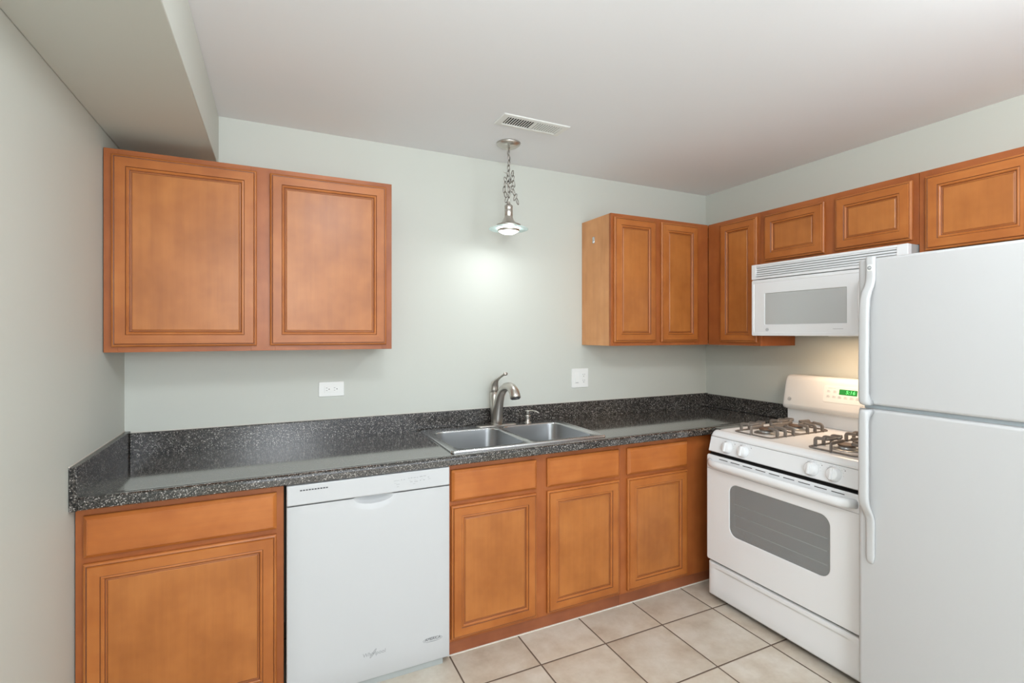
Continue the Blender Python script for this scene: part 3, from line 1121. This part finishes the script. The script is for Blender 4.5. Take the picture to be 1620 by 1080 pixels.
mb = MB()
mb.loft([rrect(0.388, 0.082, 0.306, 0.092, .010, -0.0002, 5), rrect(0.388, 0.082, 0.304, 0.090, .010, -0.0012, 5)], 'plastic', False, True)
cons_part('control_pad', mb)
mb = MB()
for r_, zz in enumerate((0.098, 0.070)):
    for k in range(2 if r_ == 0 else 8):
        x = 0.262 + k * (0.034 if r_ == 0 else 0.031)
        mb.loft([rrect(x, zz, 0.020, 0.014, .004, -0.0013, 4), rrect(x, zz, 0.018, 0.012, .004, -0.0024, 4)], 'bisque', False, True)
        mb.box(x - .006, x + .006, -0.0028, -0.0022, zz + .002, zz + .0035, 'mark_light')
        mb.box(x - .004, x + .004, -0.0028, -0.0022, zz - .0035, zz - .002, 'mark_light')
for x in (0.446, 0.480, 0.514):
    mb.loft([rrect(x, 0.098, 0.020, 0.014, .004, -0.0013, 4), rrect(x, 0.098, 0.018, 0.012, .004, -0.0024, 4)], 'bisque', False, True)
mb.box(0.258, 0.300, -0.0016, -0.0011, 0.114, 0.1150, 'mark_light')
cons_part('buttons', mb)
mb = MB()
mb.loft([rrect(0.366, 0.098, 0.094, 0.030, .003, -0.0010, 4), rrect(0.366, 0.098, 0.092, 0.028, .003, -0.0022, 4)], 'display', False, True)
dsp = cons_part('clock_display', mb)
mb = MB()
mb.text('5:16', 0.026, facing(0.378, -0.0023, 0.098), 'digit', 0.0002, sx=1.1, shear=0.12)
cons_part('digits', mb, dsp)
mb = MB()
monogram(mb, 0.040, -0.0006, 0.028, 0.0095)
cons_part('badge', mb)


# ------------------------------------------------------------------ over-the-range microwave
MW_, MZ0, MZ1 = 0.795, 1.427, 1.8385
t = thing('microwave_oven', 'white over-the-range microwave with grey window, hung under the short cabinet', 'microwave',
          (W - 0.002, -0.7145, MZ0), RZ)
mf = -(W - 0.002 - 3.112)      # door face
mh = MZ1 - MZ0
mb = MB()
mb.box(0.004, MW_ - 0.004, -0.001, mf + 0.03, 0.012, mh - 0.001, 'grey_kick')
mb.box(0.004, MW_ - 0.004, -0.001, mf + 0.03, 0.0, 0.012, 'bisque', 0.002, 1)
mb.build('body', t)
gz = 1.750 - MZ0
mb = MB()    # top louvre grille
mb.box(0.0, 0.030, mf - 0.002, mf + 0.028, gz + 0.002, mh - .001, 'white', 0.002, 1)
mb.box(MW_ - 0.045, MW_, mf - 0.002, mf + 0.028, gz + 0.002, mh - .001, 'white', 0.002, 1)
mb.box(0.028, MW_ - 0.043, mf - 0.002, mf + 0.028, mh - 0.013, mh - .001, 'white', 0.002, 1)
mb.box(0.028, MW_ - 0.043, mf - 0.002, mf + 0.028, gz + 0.002, gz + 0.016, 'white', 0.002, 1)
mb.box(0.028, MW_ - 0.043, mf + 0.0085, mf + 0.028, gz + 0.012, mh - 0.008, 'grey_kick')
for k in range(5):
    z = gz + 0.0190 + k * 0.0122
    sec = [(mf - 0.001, z), (mf - 0.002, z + 0.0015), (mf + 0.004, z + 0.0085), (mf + 0.009, z + 0.0085), (mf + 0.009, z)]
    mb.loft([[(0.028, y, zz) for y, zz in sec], [(MW_ - 0.043, y, zz) for y, zz in sec]], 'white', True, True, smooth=False)
mb.build('vent_grille', t)
mb = MB()    # door with window opening
dx1 = 0.628
dc = (dx1 / 2, gz / 2 - 0.0005)
wc = ((0.085 + 0.534) / 2, 0.1525)
ww, wh = 0.449, 0.176
rings = [rrect(*dc, dx1, gz - .001, .004, mf + .028, 5), rrect(*dc, dx1, gz - .001, .006, mf + .004, 5), rrect(*dc, dx1 - .005, gz - .006, .008, mf - .001, 5),
         rrect(*dc, dx1 - .030, gz - .034, .008, mf - .0015, 5), rrect(*dc, dx1 - .034, gz - .038, .008, mf + .0005, 5),
         rrect(*wc, ww + .003, wh + .003, .004, mf + .0005, 5), rrect(*wc, ww, wh, .003, mf + .003, 5), rrect(*wc, ww, wh, .003, mf + .010, 5)]
mb.loft(rings, 'white', False, True, smooth=False)
md = mb.build('door', t)
mb = MB()
mb.loft([rrect(*wc, ww - .001, wh - .001, .003, mf + .006, 5), rrect(*wc, ww - .001, wh - .001, .003, mf + .0045, 5)], 'mesh_glass', True, True, smooth=False)
mb.build('window', md)
mb = MB()
monogram(mb, 0.102, mf + .0005, 0.035, 0.0078)
mb.build('badge', md)
mb = MB()
mb.box(0.468, 0.518, mf - .0002, mf + .0005, 0.0355, 0.0375, 'mark_light')
mb.build('model_print', md)
mb = MB()
mb.tube([(0.612, mf - .001, 0.05), (0.613, mf - .020, 0.065), (0.614, mf - .030, 0.10), (0.614, mf - .033, gz / 2), (0.614, mf - .030, gz - .10), (0.613, mf - .02, gz - .065), (0.612, mf - .001, gz - .05)],
        [(0.011, 0.008)] * 7, 'white', 14, up=(1, 0, 0))
mb.build('handle', md)
mb = MB()
mb.loft([rrect(0.7125, dc[1], 0.165, gz - .001, .004, mf + .028, 4), rrect(0.7125, dc[1], 0.165, gz - .001, .005, mf + .003, 4), rrect(0.7125, dc[1], 0.159, gz - .007, .006, mf - .001, 4)],
        'white', True, True, smooth=False)
mcp = mb.build('control_panel', t)
mb = MB()
for r_ in range(5):
    for k in range(3):
        mb.loft([rrect(0.668 + .044 * k, 0.05 + .036 * r_, .036, .022, .004, mf - .0008, 3), rrect(0.668 + .044 * k, 0.05 + .036 * r_, .033, .019, .004, mf - .002, 3)], 'plastic', False, True, smooth=False)
mb.box(0.650, 0.776, mf - .0018, mf - .0008, 0.240, 0.285, 'mark_dark')
mb.build('keypad', mcp)
mb = MB()
mb.box(0.36, 0.48, -0.26, -0.16, -0.003, 0.001, M['plastic'], 0.001, 1)
mb.build('lamp_cover', t)
# the microwave's own cooktop lamp, warm
light('cooktop_lamp', 'AREA', (W - 0.27, -0.7145 - 0.42, MZ0 - 0.006), 2.7, (1.0, 0.70, 0.46), rot=(0, 0, 0),
      shape='RECTANGLE', size=0.14, size_y=0.26)


# ------------------------------------------------------------------ refrigerator
RW, RY0 = 0.815, -1.566
XF = 2.640
t = thing('refrigerator', 'white top-freezer refrigerator filling the right edge of the photo', 'refrigerator', (W - 0.03, RY0, 0), RZ)
rf = -(W - 0.03 - XF)          # door face
mb = MB()
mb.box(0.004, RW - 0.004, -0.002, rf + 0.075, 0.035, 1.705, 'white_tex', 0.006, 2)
mb.box(0.02, RW - 0.02, rf + 0.04, rf + 0.08, 0.005, 0.070, 'gasket')
for x in (0.06, RW - 0.06):
    for y in (-0.08, rf + 0.12):
        mb.lathe([(0.02, 0), (0.02, 0.036)], 'dark', (x, y, 0), 12)
mb.build('body', t)
mb = MB()
mb.box(0.012, RW - 0.012, rf + 0.026, rf + 0.074, 0.10, 1.70, 'gasket')
mb.build('gasket', t)


def fridge_door(z0, z1):
    mb = MB()
    c = (RW / 2, (z0 + z1) / 2)
    hh = z1 - z0
    rings = [rrect(*c, RW - .002, hh, .004, rf + .060, 4), rrect(*c, RW, hh, .006, rf + .020, 4), rrect(*c, RW - .002, hh - .002, .008, rf + .012, 4),
             rrect(*c, RW - .008, hh - .006, .009, rf + .005, 4), rrect(*c, RW - .018, hh - .013, .010, rf + .0012, 4), rrect(*c, RW - .032, hh - .024, .010, rf, 4)]
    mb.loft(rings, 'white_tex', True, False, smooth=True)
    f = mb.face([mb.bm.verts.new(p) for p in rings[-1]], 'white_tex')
    bmesh.ops.remove_doubles(mb.bm, verts=mb.bm.verts, dist=1e-5)
    return mb


def fridge_handle(parent, stations):
    """stations: (z, stand-off, left x, width, thickness)"""
    mb = MB()
    rings = []
    for z, so, lx, wd, th in stations:
        ring = []
        for ax, ay in ((0, 1.0), (0.0, 0.35), (0.10, 0.08), (0.28, 0.0), (0.72, 0.0), (0.90, 0.08), (1.0, 0.35), (1.0, 1.0)):
            ring.append((lx + wd * ax, rf - so - th + th * ay, z))
        rings.append(ring)
    mb.loft(rings, 'handle_white', True, True, smooth=True)
    return mb.build('handle', parent)


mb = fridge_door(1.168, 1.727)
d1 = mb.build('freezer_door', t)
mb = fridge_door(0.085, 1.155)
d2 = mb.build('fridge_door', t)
x0 = 0.036
h = fridge_handle(d1, [(1.731, 0, x0, .030, .010), (1.728, 0, x0 - .001, .032, .012), (1.66, 0, x0 - .001, .032, .012), (1.640, .001, x0 - .001, .032, .0125), (1.620, .006, x0 - .003, .033, .013),
                       (1.600, .014, x0 - .007, .034, .014), (1.570, .021, x0 - .010, .034, .015), (1.52, .024, x0 - .011, .034, .016), (1.30, .026, x0 - .012, .034, .016),
                       (1.215, .026, x0 - .012, .034, .016), (1.196, .018, x0 - .012, .034, .024), (1.184, 0, x0 - .012, .034, .042), (1.174, 0, x0 - .010, .032, .038), (1.169, 0, x0 - .006, .026, .026)])
mb = MB()
mb.loft([rrect(x0 + .015, 1.688, .017, .024, .003, rf - .0121, 3), rrect(x0 + .015, 1.688, .016, .023, .003, rf - .0130, 3)], 'plastic', False, True)
monogram(mb, x0 + .015, rf - .0128, 1.688, 0.0068, 'mark', 'mark')
mb.build('badge', h)
fridge_handle(d2, [(1.153, 0, x0 - .006, .026, .024), (1.149, 0, x0 - .010, .034, .040), (1.140, 0, x0 - .012, .036, .042), (1.128, .014, x0 - .012, .034, .028), (1.112, .026, x0 - .012, .034, .016),
                   (1.00, .026, x0 - .012, .034, .016), (0.82, .026, x0 - .012, .034, .016), (0.795, .023, x0 - .011, .034, .016), (0.772, .014, x0 - .008, .033, .014), (0.752, .004, x0 - .004, .031, .012),
                   (0.735, 0, x0 - .002, .030, .010), (0.60, 0, x0 - .002, .030, .009), (0.582, 0, x0, .026, .009), (0.572, 0, x0 + .004, .018, .007), (0.569, 0, x0 + .008, .010, .004)])


# ------------------------------------------------------------------ pendant lamp
PX, PY = 1.742, -0.290
t = thing('pendant_lamp', 'small brushed nickel pendant lamp hanging on a knotted chain above the sink, lit', 'pendant lamp', (PX, PY, H))
mb = MB()
mb.lathe([(0.001, -0.038), (0.006, -0.038), (0.008, -0.030), (0.020, -0.028), (0.045, -0.020), (0.062, -0.008), (0.066, 0.0)], 'nickel', seg=40)
mb.build('canopy', t)


def link_pts(c, ln, wd, axis, tilt=0.0):
    """one oval chain link around c, long axis vertical (tilted by tilt), lying in a vertical plane at angle axis"""
    out = []
    for k in range(16):
        a = 2 * PI * k / 16
        u = wd * math.cos(a)
        v = ln * math.sin(a)
        u, v = u * math.cos(tilt) - v * math.sin(tilt), u * math.sin(tilt) + v * math.cos(tilt)
        out.append((c[0] + u * math.cos(axis), c[1] + u * math.sin(axis), c[2] + v))
    return out


mb = MB()
z = -0.048
k = 0
path = []
while z > -0.300:                     # straight upper run
    path.append(((0.003 * math.sin(k), 0, z), (0.35 if k % 2 else 1.75), 0.05 * math.sin(2.1 * k)))
    z -= 0.0285
    k += 1
for c, ax, tl in path:
    mb.tube(link_pts(c, 0.0185, 0.0085, ax, tl), 0.0025, 'nickel_dark', 6, closed=True)
knot = [((0.022, -.004, -0.160), .6, -0.5), ((0.027, .004, -0.188), 2.0, 0.3), ((0.030, -.002, -0.215), .3, 0.2), ((0.024, .004, -0.242), 1.8, 0.4),
        ((-0.014, .006, -0.200), .2, 0.5), ((-0.022, -.003, -0.226), 1.6, 0.2), ((-0.024, .004, -0.252), .4, -0.1), ((-0.019, -.003, -0.280), 1.9, -0.3), ((-0.012, 0, -0.306), .3, -0.4),
        ((0.030, -.003, -0.262), .5, 0.45), ((0.042, .002, -0.286), 2.0, 0.5), ((0.052, -.002, -0.308), .5, 0.55), ((0.014, .006, -0.200), 1.1, -0.6), ((0.008, -.005, -0.225), 2.4, 0.7)]
for c, ax, tl in knot:
    mb.tube(link_pts(c, 0.0185, 0.0085, ax, tl), 0.0025, 'nickel_dark', 6, closed=True)
mb.build('chain', t)
mb = MB()
mb.tube([(0, 0, -0.03), (0.006, 0.004, -0.08), (-0.005, 0, -0.13), (0.010, 0.002, -0.165), (-0.022, 0.004, -0.160), (-0.030, 0, -0.156)], 0.0016, 'nickel', 6)
mb.tube([(0.006, 0, -0.165), (0.018, 0.004, -0.20), (-0.006, 0.0, -0.23), (0.010, 0, -0.265), (0.004, 0, -0.30), (0, 0, -0.335)], 0.0022, 'nickel', 6)
mb.build('cord', t)
mb = MB()
mb.lathe([(0.004, -0.318), (0.010, -0.320), (0.011, -0.326), (0.011, -0.332), (0.019, -0.334), (0.0225, -0.338), (0.0225, -0.356), (0.0215, -0.358), (0.0225, -0.360), (0.0225, -0.392),
          (0.0215, -0.394), (0.0225, -0.396), (0.024, -0.404), (0.031, -0.418), (0.042, -0.430), (0.056, -0.438), (0.066, -0.441), (0.066, -0.452), (0.063, -0.452), (0.063, -0.444), (0.030, -0.424), (0.004, -0.410)], 'nickel', seg=40)
sh = mb.build('lamp_shade', t)
mb = MB()
mb.lathe([(0.060, -0.4535), (0.104, -0.4615), (0.107, -0.4640), (0.104, -0.4665), (0.060, -0.4585)], 'lampglass', seg=48, cap0=False, cap1=False)
mb.loft([[(0.060 * math.cos(a), 0.060 * math.sin(a), -0.4585) for a in [2 * PI * k / 48 for k in range(48)]],
         [(0.060 * math.cos(a), 0.060 * math.sin(a), -0.4535) for a in [2 * PI * k / 48 for k in range(48)]]], 'lampglass')
mb.build('glass_disc', t)
mb = MB()
mb.lathe([(0.0585, -0.466), (0.0585, -0.476), (0.054, -0.478)], 'nickel', seg=40, cap0=False, cap1=False)
mb.build('retaining_ring', t)
mb = MB()
mb.lathe([(0.050, -0.450), (0.054, -0.456), (0.0545, -0.472), (0.048, -0.480), (0.034, -0.488), (0.018, -0.492), (0.001, -0.493)], 'bulb', seg=32)
mb.build('bulb', t)
light('pendant_light', 'AREA', (PX, PY, H - 0.496), 1.3, (0.93, 0.98, 1.0), shape='DISK', size=0.09)

# ------------------------------------------------------------------ ceiling vent
t = thing('ceiling_vent', 'white rectangular air register in the ceiling beside the pendant', 'vent', (1.747, -0.557, H))
mb = MB()
ow, oh, iw, ih = 0.362, 0.132, 0.292, 0.078
mb.loft([rrect(0, 0, ow, oh, .003, -0.0005, 3, 'XY'), rrect(0, 0, ow, oh, .003, -0.002, 3, 'XY'), rrect(0, 0, ow - .010, oh - .010, .003, -0.005, 3, 'XY'), rrect(0, 0, iw + .006, ih + .006, .002, -0.006, 3, 'XY'),
         rrect(0, 0, iw, ih, .002, -0.001, 3, 'XY')], 'plastic', smooth=False)
mb.box(-0.004, 0.004, -ih / 2, ih / 2, -0.006, -0.002, 'plastic')
mb.build('frame', t)
mb = MB()
mb.box(-iw / 2, iw / 2, -ih / 2, ih / 2, -0.0012, -0.0004, 'dark')  # flat dark sheet stands in for the shaded inside of the vent
mb.build('duct_shade', t)
for k in range(22):
    x = -iw / 2 + iw * (k + 0.5) / 22
    s_ = -1 if x < 0 else 1
    mb = MB()
    a = 0.25 if s_ < 0 else -0.50
    w_ = 0.0074
    p = [(-w_ / 2, -.0004), (w_ / 2, -.0004), (w_ / 2, .0004), (-w_ / 2, .0004)]
    q = [(u * math.cos(a) - v * math.sin(a), u * math.sin(a) + v * math.cos(a)) for u, v in p]
    mb.loft([[(u, -ih / 2, v) for u, v in q], [(u, ih / 2, v) for u, v in q]], 'plastic', True, True, smooth=False)
    so = mb.build('slat', t)
    so.location = (x, 0, -0.0042)


# ------------------------------------------------------------------ wall plates
def receptacle(parent, x, z, horiz):
    """decorator duplex receptacle insert centred at x,z"""
    mb = MB()
    w_, h_ = (0.070, 0.034) if horiz else (0.034, 0.070)
    mb.loft([rrect(x, z, w_, h_, .002, -.0055, 3), rrect(x, z, w_ - .001, h_ - .001, .002, -.0075, 3)], 'plastic', False, True, smooth=False)
    r = mb.build('receptacle', parent)
    for d in (-0.019, 0.019):
        s_ = MB()
        if horiz:
            s_.box(x + d - .013, x + d + .013, -.0078, -.0074, z - .012, z + .012, 'plastic')
        else:
            s_.box(x - .012, x + .012, -.0078, -.0074, z + d - .013, z + d + .013, 'plastic')
        for u, v, a, b_ in ((-0.004, 0.0065, .0075, .0018), (-0.004, -0.0065, .0060, .0018), (0.0075, 0, .0045, .0045)):
            if horiz:
                px, pz, pw, ph = x + d + u, z + v, a, b_
            else:
                px, pz, pw, ph = x + v, z + d - u, b_, a
            s_.box(px - pw / 2, px + pw / 2, -.0082, -.0076, pz - ph / 2, pz + ph / 2, 'mark_dark')
        s_.build('socket', r)


def plate(parent, w_, h_):
    mb = MB()
    mb.loft([rrect(0, 0, w_, h_, .004, 0, 4), rrect(0, 0, w_, h_, .004, -.003, 4), rrect(0, 0, w_ - .004, h_ - .004, .004, -.0055, 4)], 'plastic', True, True, smooth=False)
    mb.build('cover_plate', parent)


t = thing('wall_outlet', 'white horizontal duplex outlet plate on the back wall under the left wall cabinet', 'outlet', (0.864, -0.0005, 1.153))
plate(t, 0.124, 0.076)
receptacle(t, 0, 0, True)
t = thing('switch_plate', 'white two-gang plate with rocker switch and outlet, right of the faucet', 'light switch', (2.390, -0.0005, 1.151))
plate(t, 0.127, 0.124)
receptacle(t, 0.026, 0, False)
mb = MB()
mb.loft([rrect(-0.026, 0, .034, .070, .002, -.0052, 3), rrect(-0.026, 0, .033, .069, .002, -.0070, 3)], 'plastic', False, True, smooth=False)
mb.loft([[(-0.040, -.0070, -.032), (-0.012, -.0070, -.032), (-0.012, -.0070, .032), (-0.040, -.0070, .032)],
         [(-0.039, -.0110, -.030), (-0.013, -.0110, -.030), (-0.013, -.0075, .031), (-0.039, -.0075, .031)]], 'plastic', False, True, smooth=False)
mb.box(-0.036, -0.018, -.0116, -.0106, -.030, -.027, 'mark')
mb.build('rocker_switch', t)
